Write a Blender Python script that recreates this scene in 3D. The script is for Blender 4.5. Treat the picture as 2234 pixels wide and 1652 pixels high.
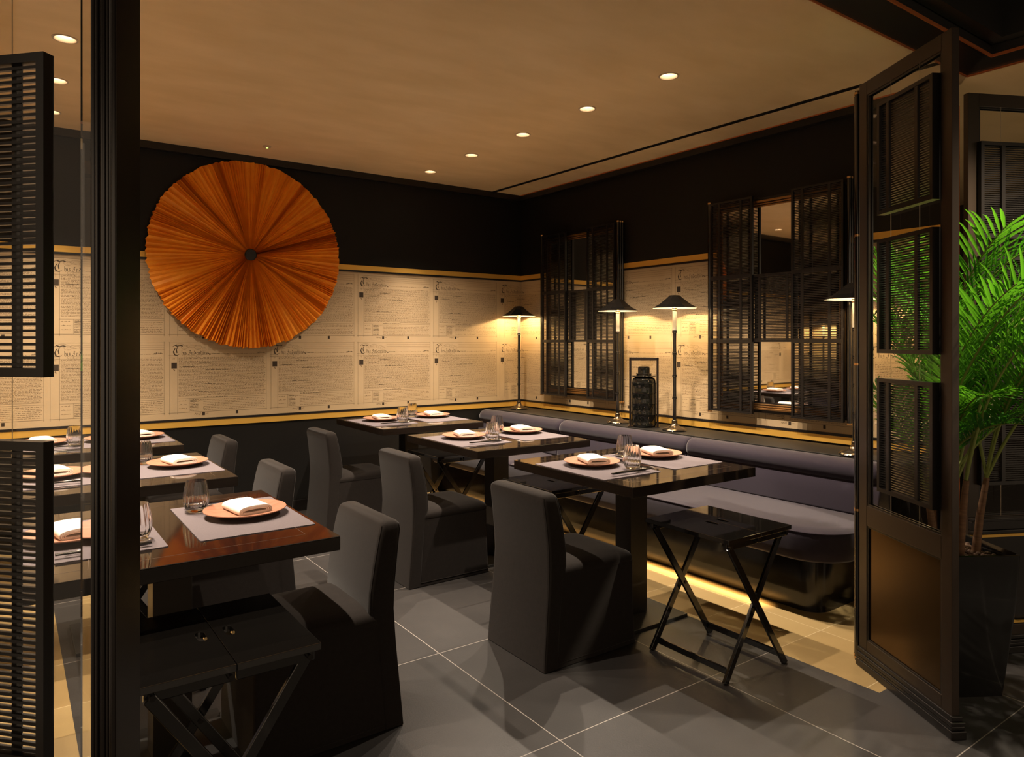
import bpy, bmesh, math, random
import numpy as np
from math import sin, cos, pi, radians, atan2, sqrt
from mathutils import Vector, Matrix

for o in list(bpy.data.objects):
    bpy.data.objects.remove(o, do_unlink=True)
SC = bpy.context.scene
COL = SC.collection
rnd = random.Random(7)

# ------------------------------------------------------------------ camera
CAM = Vector((-4.2495, -5.7973, 1.40))
YAW = radians(35.5)
cd = bpy.data.cameras.new('camera'); cam = bpy.data.objects.new('camera', cd); COL.objects.link(cam)
cam.location = CAM; cam.rotation_euler = (pi/2, 0, -YAW)
cd.sensor_width = 36; cd.lens = 1545/2234*36; cd.shift_y = -(826-745)/2234
cd.clip_start = .05
SC.camera = cam

# ------------------------------------------------------------------ view, world, lights
SC.view_settings.view_transform = 'Standard'
SC.view_settings.look = 'None'
SC.view_settings.gamma = 1
SC.view_settings.use_curve_mapping = False
SC.view_settings.exposure = 0.93
w = bpy.data.worlds.new('world'); SC.world = w; w.use_nodes = True
bg = w.node_tree.nodes['Background']
bg.inputs[0].default_value = (1.0, .74, .50, 1); bg.inputs[1].default_value = .34

DOWN_W = 125     # watts of one ceiling spot
LAMP_W = 8.5      # watts of one ledge lamp
LED_W = 3.2      # under-bench strips
PLANT_W = 250
WARM = (1.0, .82, .64)
AMBER = (1.0, .60, .25)

# ------------------------------------------------------------------ helpers
def setp(o, label=None, cat=None, group=None, kind=None):
    if label: o['label'] = label
    if cat: o['category'] = cat
    if group: o['group'] = group
    if kind: o['kind'] = kind
    return o
def thing(name, label, cat, loc=(0,0,0), rotz=0, group=None):
    o = bpy.data.objects.new(name, None); COL.objects.link(o)
    o.location = loc; o.rotation_euler = (0,0,rotz); o.empty_display_size = .1
    return setp(o, label, cat, group)
def copy_tree(o, parent=None):
    c = o.copy(); COL.objects.link(c)
    if parent: c.parent = parent
    for ch in list(o.children): copy_tree(ch, c)
    return c
class MB:
    def __init__(s): s.v=[]; s.f=[]; s.mi=[]; s.cur=0
    def add(s, vs, fs):
        b=len(s.v); s.v += [tuple(v) for v in vs]
        s.f += [tuple(b+i for i in f) for f in fs]; s.mi += [s.cur]*len(fs)
        return s
    def box(s, x0,x1,y0,y1,z0,z1):
        return s.add([(x0,y0,z0),(x1,y0,z0),(x1,y1,z0),(x0,y1,z0),(x0,y0,z1),(x1,y0,z1),(x1,y1,z1),(x0,y1,z1)],
              [(3,2,1,0),(4,5,6,7),(0,1,5,4),(1,2,6,5),(2,3,7,6),(3,0,4,7)])
    def bar(s, p, q, w, t, up=(0,1,0)):
        # rectangular bar from p to q: w across, t along 'up'
        p=Vector(p); q=Vector(q); d=(q-p).normalized(); u=Vector(up); a=d.cross(u).normalized(); u=a.cross(d).normalized()
        vs=[]
        for c in (p,q):
            for i,j in ((-1,-1),(1,-1),(1,1),(-1,1)): vs.append(c+a*(i*w/2)+u*(j*t/2))
        return s.add(vs, [(3,2,1,0),(4,5,6,7),(0,1,5,4),(1,2,6,5),(2,3,7,6),(3,0,4,7)])
    def tube(s, pts, r, n=12, cap=True):
        pts=[Vector(p) for p in pts]; m=len(pts)
        rs = r if isinstance(r,(list,tuple)) else [r]*m
        rings=[]; prev=None
        for i,p in enumerate(pts):
            d=(pts[min(i+1,m-1)]-pts[max(i-1,0)]).normalized()
            if prev is None:
                a=d.orthogonal().normalized()
            else:
                a=(prev-d*prev.dot(d)).normalized()
            prev=a; b=d.cross(a)
            rings.append([p+(a*cos(2*pi*k/n)+b*sin(2*pi*k/n))*rs[i] for k in range(n)])
        return s.loft(rings, cap=cap)
    def loft(s, rings, cap=True, closed=True):
        n=len(rings[0]); vs=[v for r in rings for v in r]; fs=[]
        for i in range(len(rings)-1):
            for k in range(n if closed else n-1):
                k2=(k+1)%n
                fs.append((i*n+k, i*n+k2, (i+1)*n+k2, (i+1)*n+k))
        if cap and closed:
            fs.append(tuple(range(n))[::-1]); fs.append(tuple((len(rings)-1)*n+k for k in range(n)))
        return s.add(vs, fs)
    def lathe(s, prof, n=24, c=(0,0,0), cap=True):
        rings=[[(c[0]+r*cos(2*pi*k/n), c[1]+r*sin(2*pi*k/n), c[2]+z) for k in range(n)] for r,z in prof]
        return s.loft(rings, cap=cap)
    def build(s, name, mats, parent=None, smooth=False, bevel=0, kind=None, label=None):
        me=bpy.data.meshes.new(name); me.from_pydata(s.v, [], s.f)
        if not isinstance(mats,(list,tuple)): mats=[mats]
        for m in mats: me.materials.append(m)
        if len(mats)>1: me.polygons.foreach_set('material_index', s.mi)
        if smooth:
            me.shade_smooth()
            try: me.set_sharp_from_angle(angle=radians(smooth if smooth is not True else 40))
            except Exception: pass
        me.update()
        o=bpy.data.objects.new(name, me); COL.objects.link(o)
        if parent: o.parent=parent
        if bevel:
            b=o.modifiers.new('bevel','BEVEL'); b.width=bevel; b.segments=2; b.limit_method='ANGLE'
        if kind: o['kind']=kind
        if label: o['label']=label
        return o
def rrect(x0,x1,y0,y1,r,n=4):
    out=[]
    for cx,cy,a0 in ((x1-r,y1-r,0),(x0+r,y1-r,pi/2),(x0+r,y0+r,pi),(x1-r,y0+r,3*pi/2)):
        for k in range(n+1):
            a=a0+pi/2*k/n; out.append((cx+r*cos(a),cy+r*sin(a)))
    return out

# ------------------------------------------------------------------ materials
def mat(name, col, rough=.5, metal=0, spec=.5, emit=None, estr=0, coat=0, sheen=0, trans=0, ior=1.45, noise=None, bump=None):
    m=bpy.data.materials.new(name); m.use_nodes=True; nt=m.node_tree; b=nt.nodes['Principled BSDF']
    b.inputs['Base Color'].default_value=(*col,1); b.inputs['Roughness'].default_value=rough
    b.inputs['Metallic'].default_value=metal; b.inputs['Specular IOR Level'].default_value=spec
    b.inputs['IOR'].default_value=ior
    if emit: b.inputs['Emission Color'].default_value=(*emit,1); b.inputs['Emission Strength'].default_value=estr
    if coat: b.inputs['Coat Weight'].default_value=coat; b.inputs['Coat Roughness'].default_value=.05
    if sheen: b.inputs['Sheen Weight'].default_value=sheen; b.inputs['Sheen Roughness'].default_value=.4
    if trans: b.inputs['Transmission Weight'].default_value=trans
    tc=nt.nodes.new('ShaderNodeTexCoord')
    if noise:   # (scale, colour2, stretch)
        mp=nt.nodes.new('ShaderNodeMapping'); mp.inputs['Scale'].default_value=noise[2]
        nz=nt.nodes.new('ShaderNodeTexNoise'); nz.inputs['Scale'].default_value=noise[0]; nz.inputs['Detail'].default_value=5
        mx=nt.nodes.new('ShaderNodeMix'); mx.data_type='RGBA'
        rp=nt.nodes.new('ShaderNodeMapRange'); rp.inputs[1].default_value=.3; rp.inputs[2].default_value=.7
        mx.inputs['A'].default_value=(*col,1); mx.inputs['B'].default_value=(*noise[1],1)
        nt.links.new(tc.outputs['Object'],mp.inputs[0]); nt.links.new(mp.outputs[0],nz.inputs['Vector'])
        nt.links.new(nz.outputs[0],rp.inputs[0]); nt.links.new(rp.outputs[0],mx.inputs['Factor']); nt.links.new(mx.outputs['Result'],b.inputs['Base Color'])
    if bump:    # (scale, strength, stretch)
        mp=nt.nodes.new('ShaderNodeMapping'); mp.inputs['Scale'].default_value=bump[2]
        nz=nt.nodes.new('ShaderNodeTexNoise'); nz.inputs['Scale'].default_value=bump[0]; nz.inputs['Detail'].default_value=3
        bp=nt.nodes.new('ShaderNodeBump'); bp.inputs['Strength'].default_value=bump[1]; bp.inputs['Distance'].default_value=.002
        nt.links.new(tc.outputs['Object'],mp.inputs[0]); nt.links.new(mp.outputs[0],nz.inputs['Vector'])
        nt.links.new(nz.outputs[0],bp.inputs['Height']); nt.links.new(bp.outputs[0],b.inputs['Normal'])
    return m
I3=(1,1,1)
M={}
M['black_wall']=mat('black_wall',(.0065,.0058,.005),.55,spec=.3)
M['lacquer']=mat('black_lacquer',(.006,.0055,.005),.10,ior=1.8)
M['satin']=mat('black_satin_frame',(.012,.010,.009),.28,spec=.5)
M['screen_frame']=mat('dark_bronze_frame',(.036,.024,.016),.30,spec=.5,metal=.2)
M['screen_panel']=mat('dark_bronze_panel',(.15,.088,.036),.21,metal=.85)
M['brass']=mat('brushed_brass',(.80,.47,.09),.42,metal=.45,spec=.5)
M['copper']=mat('copper_edge',(.55,.16,.05),.4,metal=.5)
M['cap']=mat('polished_brass_cap',(.75,.45,.2),.25,metal=1)
M['paper']=mat('parchment_paper',(.51,.38,.225),.65,spec=.3,noise=(3,(.455,.335,.19),I3),bump=(260,.15,I3))
M['ink']=mat('printed_ink',(.045,.031,.02),.7,spec=.2)
M['ink_pale']=mat('pale_printed_ink',(.15,.10,.055),.7,spec=.2)
M['ceiling']=mat('tan_plaster',(.80,.60,.34),.7,spec=.3,noise=(2.2,(.71,.52,.275),(1,2.5,1)),bump=(30,.2,(1,3,1)))
M['ceiling_black']=mat('black_ceiling',(.004,.004,.004),.6,spec=.2)
M['ceiling_band']=mat('dark_ceiling_band',(.02,.018,.016),.35)
M['fabric']=mat('charcoal_fabric',(.019,.0155,.014),.9,spec=.15,sheen=.15,bump=(700,.35,I3),noise=(60,(.016,.013,.0115),I3))
M['velvet']=mat('bench_upholstery',(.027,.021,.032),.85,spec=.15,sheen=.5,bump=(500,.25,I3))
M['tabletop']=mat('dark_table_veneer',(.012,.008,.0065),.06,spec=.5,ior=3.5,noise=(5,(.008,.0055,.005),(1,14,1)))
M['tableedge']=mat('dark_table_edge',(.014,.009,.006),.25,noise=(6,(.010,.006,.004),(1,1,10)))
M['inlay']=mat('brown_inlay_line',(.10,.06,.035),.4)
M['pedestal']=mat('bronze_pedestal',(.030,.024,.018),.32,metal=.3)
M['baseplate']=mat('iron_base_plate',(.02,.02,.019),.45)
M['mat']=mat('grey_woven_mat',(.215,.185,.195),.95,spec=.1,bump=(420,.8,(1,5,1)),noise=(260,(.165,.14,.15),(1,6,1)))
M['plate']=mat('pale_wood_plate',(.43,.20,.125),.45,noise=(14,(.33,.14,.082),(1,7,1)))
M['napkin']=mat('white_linen',(.82,.76,.68),.9,spec=.1,bump=(500,.2,I3))
M['glass']=mat('drinking_glass',(1,1,1),0,trans=1,ior=1.45)
M['steel']=mat('polished_steel',(.8,.78,.75),.15,metal=1)
M['fan']=mat('orange_pleated_paper',(.90,.34,.022),.5,spec=.4,noise=(9,(.80,.25,.015),I3))
M['lampshade']=mat('black_lamp_shade',(.008,.007,.006),.22)
M['shade_inside']=mat('white_shade_lining',(.85,.82,.75),.6)
M['sleeve']=mat('white_candle_sleeve',(.85,.83,.76),.5)
M['bulb']=mat('lit_bulb',(1,1,1),.5,emit=(1,.75,.42),estr=25)
M['disc']=mat('lit_downlight_lens',(1,1,1),.5,emit=(1,.84,.66),estr=14)
M['ringwhite']=mat('tan_downlight_ring',(.55,.42,.28),.5)
M['ceramic']=mat('black_glazed_ceramic',(.006,.006,.005),.06,spec=.7)
M['mirror']=mat('mirror_glass',(.86,.84,.78),.02,metal=1)
M['shelf']=mat('dull_black_shelf',(.012,.011,.009),.5,spec=.35)
M['base_black']=mat('black_bench_base',(.006,.005,.0045),.14,ior=1.6)
M['stand_gloss']=mat('black_piano_gloss',(.005,.0045,.004),.05,ior=2.4)
M['near_post']=mat('black_gloss_post',(.014,.010,.008),.22,ior=1.7)
M['surround']=mat('gilt_bronze_surround',(.36,.20,.075),.3,metal=.9)
M['marble']=mat('black_polished_planter',(.008,.008,.008),.08,spec=.6)
M['leaf']=mat('palm_leaf',(.065,.21,.014),.42,spec=.5)
M['leaf_dark']=mat('dark_palm_leaf',(.03,.13,.012),.45,spec=.5)
M['stem']=mat('palm_stem',(.20,.24,.05),.5)
M['cane']=mat('brown_palm_cane',(.20,.105,.05),.7,noise=(20,(.12,.06,.03),(1,1,6)))
M['pebble']=mat('brown_clay_pebble',(.10,.052,.03),.7)
M['wire']=mat('steel_wire',(.5,.42,.3),.35,metal=1)
M['dark_far']=mat('brown_far_wall',(.035,.022,.013),.6)
M['green']=mat('green_led',(.1,.5,.05),.5,emit=(.3,1,.1),estr=2)
for k in ('leaf','leaf_dark'):
    nt=M[k].node_tree; b=nt.nodes['Principled BSDF']; out=nt.nodes['Material Output']
    tl=nt.nodes.new('ShaderNodeBsdfTranslucent'); tl.inputs[0].default_value=(.16,.50,.02,1) if k=='leaf' else (.06,.25,.01,1)
    mx=nt.nodes.new('ShaderNodeMixShader'); mx.inputs[0].default_value=.35
    nt.links.new(b.outputs[0],mx.inputs[1]); nt.links.new(tl.outputs[0],mx.inputs[2]); nt.links.new(mx.outputs[0],out.inputs[0])

def thin_glass(name, tint=(.97,.97,.95), base=.04):
    m=bpy.data.materials.new(name); m.use_nodes=True; nt=m.node_tree; nt.nodes.clear()
    out=nt.nodes.new('ShaderNodeOutputMaterial'); tr=nt.nodes.new('ShaderNodeBsdfTransparent'); tr.inputs[0].default_value=(*tint,1)
    gl=nt.nodes.new('ShaderNodeBsdfGlossy'); gl.inputs['Roughness'].default_value=.0; gl.inputs[0].default_value=(1,1,1,1)
    ge=nt.nodes.new('ShaderNodeNewGeometry'); dt=nt.nodes.new('ShaderNodeVectorMath'); dt.operation='DOT_PRODUCT'
    nt.links.new(ge.outputs['Incoming'],dt.inputs[0]); nt.links.new(ge.outputs['Normal'],dt.inputs[1])
    def mt(op,a,b_):
        n=nt.nodes.new('ShaderNodeMath'); n.operation=op
        for i,vv in enumerate((a,b_)):
            if vv is None: continue
            if isinstance(vv,(int,float)): n.inputs[i].default_value=vv
            else: nt.links.new(vv,n.inputs[i])
        return n
    fr=mt('MULTIPLY_ADD',mt('POWER',mt('SUBTRACT',1,mt('ABSOLUTE',dt.outputs['Value'],None).outputs[0]).outputs[0],5).outputs[0],.90); fr.inputs[2].default_value=.022
    mx=nt.nodes.new('ShaderNodeMixShader')
    nt.links.new(fr.outputs[0],mx.inputs[0]); nt.links.new(tr.outputs[0],mx.inputs[1]); nt.links.new(gl.outputs[0],mx.inputs[2]); nt.links.new(mx.outputs[0],out.inputs[0])
    return m
M['pane']=thin_glass('clear_pane')

def tile_mat(name, c1, c2, rough, grout, sx, sy, ox, oy, gw, vary=.25, bumps=.15, veins=False):
    """stone tiles laid on the world grid: lines at ox+k*sx and oy+k*sy"""
    m=bpy.data.materials.new(name); m.use_nodes=True; nt=m.node_tree; N=nt.nodes; L=nt.links; b=N['Principled BSDF']
    geo=N.new('ShaderNodeNewGeometry'); sep=N.new('ShaderNodeSeparateXYZ'); L.new(geo.outputs['Position'],sep.inputs[0])
    def math_(op,a,bv=None):
        n=N.new('ShaderNodeMath'); n.operation=op
        for i,vv in enumerate((a,bv)):
            if vv is None: continue
            if isinstance(vv,(int,float)): n.inputs[i].default_value=vv
            else: L.new(vv,n.inputs[i])
        return n.outputs[0]
    def axis(out,o,s):
        t=math_('DIVIDE',math_('SUBTRACT',out,o),s)
        cell=math_('FLOOR',t); fr=math_('SUBTRACT',t,cell)
        edge=math_('MULTIPLY',math_('SUBTRACT',.5,math_('ABSOLUTE',math_('SUBTRACT',fr,.5))),s)
        return cell, edge
    cx,ex=axis(sep.outputs[0],ox,sx); cy,ey=axis(sep.outputs[1],oy,sy)
    e=math_('MINIMUM',ex,ey); line=math_('LESS_THAN',e,gw/2)
    cmb=N.new('ShaderNodeCombineXYZ'); L.new(cx,cmb.inputs[0]); L.new(cy,cmb.inputs[1])
    wn=N.new('ShaderNodeTexWhiteNoise'); wn.noise_dimensions='3D'; L.new(cmb.outputs[0],wn.inputs['Vector'])
    nz=N.new('ShaderNodeTexNoise'); nz.inputs['Scale'].default_value=2.4; nz.inputs['Detail'].default_value=7; nz.inputs['Roughness'].default_value=.65
    ad=N.new('ShaderNodeVectorMath'); ad.operation='MULTIPLY_ADD'; L.new(cmb.outputs[0],ad.inputs[0]); ad.inputs[1].default_value=(3.7,5.3,1); L.new(geo.outputs['Position'],ad.inputs[2])
    L.new(ad.outputs[0],nz.inputs['Vector'])
    fac=math_('ADD',math_('MULTIPLY',wn.outputs[0],vary),math_('MULTIPLY',nz.outputs[0],1-vary))
    rp=N.new('ShaderNodeMapRange'); rp.inputs[1].default_value=.25; rp.inputs[2].default_value=.75; L.new(fac,rp.inputs[0])
    mx=N.new('ShaderNodeMix'); mx.data_type='RGBA'; mx.inputs['A'].default_value=(*c1,1); mx.inputs['B'].default_value=(*c2,1); L.new(rp.outputs[0],mx.inputs['Factor'])
    g=N.new('ShaderNodeMix'); g.data_type='RGBA'; g.inputs['B'].default_value=(*grout,1); L.new(line,g.inputs['Factor']); L.new(mx.outputs['Result'],g.inputs['A'])
    L.new(g.outputs['Result'],b.inputs['Base Color'])
    b.inputs['Roughness'].default_value=rough
    n2=N.new('ShaderNodeTexNoise'); n2.inputs['Scale'].default_value=180; n2.inputs['Detail'].default_value=2; L.new(geo.outputs['Position'],n2.inputs['Vector'])
    bp=N.new('ShaderNodeBump'); bp.inputs['Strength'].default_value=bumps; bp.inputs['Distance'].default_value=.002; L.new(n2.outputs[0],bp.inputs['Height']); L.new(bp.outputs[0],b.inputs['Normal'])
    return m
M['floor_dark']=tile_mat('dark_stone_tile',(.025,.0235,.023),(.053,.049,.047),.38,(.32,.29,.26),.815,.853,-2.67,-3.02,.0035)
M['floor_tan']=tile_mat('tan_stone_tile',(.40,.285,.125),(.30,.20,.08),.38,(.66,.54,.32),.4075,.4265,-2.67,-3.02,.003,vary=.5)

# ------------------------------------------------------------------ frames of reference
# corner of the room at the origin; fan wall on y=0, bench wall from the origin towards -y, turned by one degree
TH2=radians(1.0)
DW=Vector((sin(TH2),-cos(TH2),0)); NW=Vector((cos(TH2),sin(TH2),0))
R2=atan2(DW.y,DW.x)
def W2(s,n,z=0): return DW*s-NW*n+Vector((0,0,z))       # s along, n out from the bench wall
Y_END=-4.08; CEIL=2.865; XL=-5.60

# ------------------------------------------------------------------ setting
def struct(name, mb, m, **k): return mb.build(name, m, kind='structure', **k)
f=MB()
X0,X1,YT=-4.05,-1.42,-4.351
def q(x0,x1,y0,y1): f.add([(x0,y0,0),(x1,y0,0),(x1,y1,0),(x0,y1,0)],[(0,1,2,3)])
f.cur=0; q(X0,X1,YT,.1); q(-9,4.2,-10,YT)
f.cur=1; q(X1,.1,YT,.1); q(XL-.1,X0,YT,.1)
f.cur=0; q(.1,4.2,YT,.1)
struct('floor', f, [M['floor_dark'],M['floor_tan']])
c=MB(); c.box(XL-.1,.12,Y_END,.1,CEIL,CEIL+.3)
c2=MB(); c2.box(.05,4.2,-9,Y_END,CEIL,CEIL+.3); c2.box(.12,4.2,Y_END,.1,CEIL,CEIL+.3); struct('ceiling_far', c2, M['ceiling'])
ceil_o=struct('ceiling', c, M['ceiling'])
# dark dropped band, its copper edges and the black recess over the entrance
b=MB(); b.box(XL-.1,.05,-4.268,Y_END,CEIL-.004,CEIL+.25); b.box(-.14,.05,-9,-4.268,CEIL-.004,CEIL+.25)
struct('trim_1', b, M['ceiling_band'])
b=MB(); b.box(XL-.1,.05,Y_END-.002,Y_END+.006,CEIL-.010,CEIL); b.box(XL-.1,-.14,-4.275,-4.267,CEIL-.010,CEIL+.004)
b.box(-.147,-.139,-9,-4.268,CEIL-.010,CEIL+.004); b.box(.046,.056,-9,Y_END,CEIL-.012,CEIL)
struct('trim_2', b, M['copper'])
b=MB(); b.box(XL-.1,-.22,-4.345,-4.276,CEIL+.05,CEIL+.3); b.box(-.22,-.148,-9,-4.276,CEIL+.05,CEIL+.3)
struct('trim_3', b, M['ceiling_band'])
b=MB(); b.box(-9,-.22,-10,-4.345,CEIL+.28,CEIL+.36)
struct('ceiling_recess', b, M['ceiling_black'])
# walls
b=MB(); b.box(XL-.1,.12,0,.12,0,CEIL+.05); struct('wall_back', b, M['black_wall'])
b=MB()
P=[W2(0,0),W2(3.97,0),W2(3.97,-.12),W2(-.1,-.12)]
b.add([(p.x,p.y,0) for p in P]+[(p.x,p.y,CEIL+.05) for p in P],[(0,1,2,3),(7,6,5,4),(1,0,4,5),(2,1,5,6),(3,2,6,7),(0,3,7,4)])
struct('wall_right', b, M['black_wall'])
b=MB(); b.box(XL-.1,XL,Y_END,.1,0,CEIL+.05); struct('wall_left', b, M['black_wall'])
b=MB(); b.box(4.1,4.2,-9,.1,0,CEIL+.05); b.box(.12,4.2,.0,.1,0,CEIL+.05); struct('wall_far', b, M['dark_far'])
def w2mesh(fn, name, m, **k):
    b=MB(); fn(b); o=struct(name,b,m,**k); o.rotation_euler=(0,0,R2); return o   # local x=s, y=-n
# end post of the bench wall, copper-faced
w2mesh(lambda b:b.box(3.965,3.985,-.005,.13,0,2.75),'trim_4',M['copper'])
# cornice: black cove under the ceiling
b=MB(); b.box(XL,.0,-.052,0,2.812,CEIL); struct('trim_5', b, M['satin'])
w2mesh(lambda b:b.box(0,3.97,-.052,0,2.812,CEIL),'trim_6',M['satin'])
w2mesh(lambda b:b.box(0,3.97,-.056,-.052,CEIL-.008,CEIL+.001),'trim_7',M['copper'])
# black slot in the ceiling alongside the bench wall
b=MB(); b.add([(-.39,-.05,CEIL-.002),(-.345,-.05,CEIL-.002),(-.235,-4.07,CEIL-.002),(-.28,-4.07,CEIL-.002),(-.39,-.05,CEIL+.01),(-.345,-.05,CEIL+.01),(-.235,-4.07,CEIL+.01),(-.28,-4.07,CEIL+.01)],
   [(3,2,1,0),(4,5,6,7),(0,1,5,4),(1,2,6,5),(2,3,7,6),(3,0,4,7)])
struct('trim_8', b, M['satin'])
# brass bands and black fillets around the wallpaper
def bands(b, a0, a1, sgn):
    # sgn: box in local coords with y from -t to 0
    pass
for nm,(z0,z1),t,m in (('trim_9',(2.018,2.062),.010,'brass'),('trim_10',(.751,.797),.010,'brass'),('trim_11',(2.002,2.018),.013,'satin'),('trim_12',(.797,.814),.013,'satin')):
    b=MB(); b.box(XL,0,-t,0,z0,z1); struct(nm+'', b, M[m])
for nm,(z0,z1),t,m in (('trim_13',(2.018,2.062),.010,'brass'),('trim_14',(.751,.797),.010,'brass'),('trim_15',(2.002,2.018),.013,'satin'),('trim_16',(.797,.814),.013,'satin')):
    w2mesh(lambda b:b.box(0,3.965,-t,0,z0,z1),nm,M[m])
b=MB(); b.box(XL,XL+.01,Y_END,0,2.018,2.062); b.box(XL,XL+.01,Y_END,0,.751,.797); struct('trim_17', b, M['brass'])
b=MB(); b.box(XL,-1.1,-.02,0,0,.09); struct('baseboard_back', b, M['satin'])

# ------------------------------------------------------------------ wallpaper of printed deeds
def pen(stroke, sc, ox, oz, nib=.20, ang=radians(40), out=None):
    """broad-nib pen stroke as flat quads"""
    nx,nz=cos(ang)*nib/2,sin(ang)*nib/2
    for (a,b_),(c_,d_) in zip(stroke,stroke[1:]):
        out.append([(ox+sc*(a-nx),oz+sc*(b_-nz)),(ox+sc*(a+nx),oz+sc*(b_+nz)),(ox+sc*(c_+nx),oz+sc*(d_+nz)),(ox+sc*(c_-nx),oz+sc*(d_-nz))])
def hair(pts, w, out):
    for (a,b_),(c_,d_) in zip(pts,pts[1:]):
        L=math.hypot(c_-a,d_-b_) or 1; px,pz=-(d_-b_)/L*w/2,(c_-a)/L*w/2
        out.append([(a+px,b_+pz),(c_+px,d_+pz),(c_-px,d_-pz),(a-px,b_-pz)])
def arc(cx,cz,rx,rz,a0,a1,n=12): return [(cx+rx*cos(radians(a0+(a1-a0)*i/n)),cz+rz*sin(radians(a0+(a1-a0)*i/n))) for i in range(n+1)]
def stem(x,t,foot=True):
    s=[(x-.1,t-.12),(x,t),(x,.12)]
    return s+([(x+.12,0)] if foot else [])
GL={ # blackletter glyph strokes, x-height 1; value: (advance, strokes)
 'h':(.92,[stem(.1,1.75,False)+[(.02,0)],[(.1,.8),(.35,1.0),(.55,.85),(.55,.2),(.42,-.25)]]),
 'i':(.48,[stem(.12,1.0)]),
 's':(.70,[[(.5,.9),(.22,1.0),(.12,.72),(.45,.42),(.38,.08),(.05,.05)]]),
 'n':(.98,[stem(.1,1.0),[(.12,.8),(.38,1.0),(.55,.85),(.55,.12),(.68,0)]]),
 'd':(.90,[[(.5,.98),(.1,.75),(.1,.2),(.32,0),(.55,.2),(.55,.75),(.3,1.2),(.02,1.45)]]),
 'e':(.72,[[(.48,.12),(.3,0),(.1,.2),(.1,.75),(.32,1.0),(.46,.75),(.14,.5)]]),
 't':(.60,[[(.14,1.35),(.14,.15),(.32,0),(.42,.1)],[(-.05,.95),(.4,.98)]]),
 'u':(.98,[[(0,.9),(.1,1.0),(.1,.18),(.28,0),(.5,.2)],[(.5,.98),(.5,.12),(.64,0)]]),
 'r':(.66,[stem(.1,1.0),[(.12,.8),(.34,1.0),(.46,.86)]]),
 'I':(1.25,[[(.15,1.35),(.45,1.65),(.75,1.5),(1.0,1.62)],[(.72,1.5),(.6,1.1),(.68,.5),(.45,.05),(.15,.08),(.02,.3)],[(.3,.95),(.62,.9)]]),
}
def make_deed():
    """one printed deed .711 wide, .527 high, origin at the lower-left corner of its ruled frame"""
    dark=[]; pale=[]; r=random.Random(11)
    W,Hh=.711,.527
    def rule(x0,x1,z,w=.0011,dst=pale): dst.append([(x0,z-w/2),(x1,z-w/2),(x1,z+w/2),(x0,z+w/2)])
    def vrule(x,z0,z1,w=.0011,dst=pale): dst.append([(x-w/2,z0),(x+w/2,z0),(x+w/2,z1),(x-w/2,z1)])
    vrule(0,-.012,Hh+.008,.0015,dark); vrule(W,-.012,Hh+.008,.0013,dark); rule(-.008,W+.006,0,.0015,dark); rule(-.008,W+.004,Hh,.0013,dark)
    vrule(.055,-.012,.44,.0013,dark)
    for z in (.432,.414): rule(-.008,.20 if z<.43 else .05,z,.0011,dark)
    for z in (.510,.494,.478): rule(.27,W,z,.0011)
    for z in (.118,.104): rule(.055 if z<.11 else .40,W,z,.0012,dark)
    # initial T
    pen([(.75,1.25),(.30,1.02),(.08,.55),(.22,.10),(.62,.0),(.88,.22)],.052,.022,.432,.17,radians(25),dark)
    pen([(-.02,1.28),(.25,1.50),(.62,1.36),(1.0,1.46),(1.3,1.36)],.052,.022,.432,.13,radians(60),dark)
    pen([(.62,1.2),(.48,.8),(.55,.35)],.052,.022,.432,.13,radians(25),dark)
    x=.082; sc=.0195
    for ch in 'his Indenture':
        if ch==' ': x+=.5*sc; continue
        adv,st=GL[ch]
        for s in st: pen(s,sc,x,.437,.19,radians(42),dark)
        x+=adv*sc*(.92 if ch!='I' else .95)
    hair([(x,.447),(x+.012,.441),(x+.008,.436),(x+.02,.438)],.003,dark)
    # flourishes around the title
    for cx,cz,rx,rz in ((.105,.492,.026,.015),(.15,.500,.034,.013),(.20,.492,.028,.016),(.235,.476,.022,.018),(.12,.425,.020,.012),(.16,.423,.026,.010),(.205,.425,.022,.010),(.07,.508,.03,.012)):
        hair(arc(cx,cz,rx,rz,-20+r.random()*40,250+r.random()*60,18),.0009,dark)
        hair(arc(cx+.006,cz-.002,rx*.6,rz*.6,40,330,12),.0008,pale)
    # lines of handwriting
    def line(x0,x1,z,h,wmin,wmax,dst=pale):
        x=x0
        while x<x1-.004:
            L=min(wmin+r.random()*(wmax-wmin),x1-x); k=max(1,int(L/.0042)); xs=x
            for i in range(k):
                xe=x+L*(i+1)/k; dz=(r.random()-.5)*h*.5; tall=h*(.5+r.random()*.45)
                if r.random()<.12: tall*=1.7
                dst.append([(xs,z+dz),(xe-.0006,z+dz*.6),(xe,z+dz*.6+tall),(xs+.0012,z+dz+tall)]); xs=xe
            x+=L+.0026+r.random()*.003
    bold={4:(.21,.29),7:(.09,.17),10:(.25,.42),21:(.17,.32),27:(.20,.27),31:(.50,.60)}
    n=31
    for i in range(n):
        z=.428-.0097*(i+1)-.004; x0=.062
        if i==0: x0=.235
        line(x0,W-.006-r.random()*.01,z,.0036,.006,.024)
        if i in bold: line(bold[i][0],bold[i][1],z+.0005,.0052,.02,.05,dark)
        if i%2: rule(.056,W,z-.0022,.0005)
    line(.262,.36,.443,.0045,.02,.04,dark); line(.36,W-.05,.441,.003,.008,.02); line(W-.07,W-.01,.447,.006,.02,.05,dark)
    line(.24,.42,.108,.0045,.01,.03,dark)
    for i in range(7): line(.235 if i else .2,W-.01,.088-.0125*i,.0035,.008,.03)
    for i in range(3): line(.062,.12,.086-.028*i,.004,.012,.03); rule(.14,.2,.094-.03*i,.0008)
    for i in range(8): line(.142,.20,.089-.0112*i,.0042,.02,.05,dark if i%3!=2 else pale)
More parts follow.
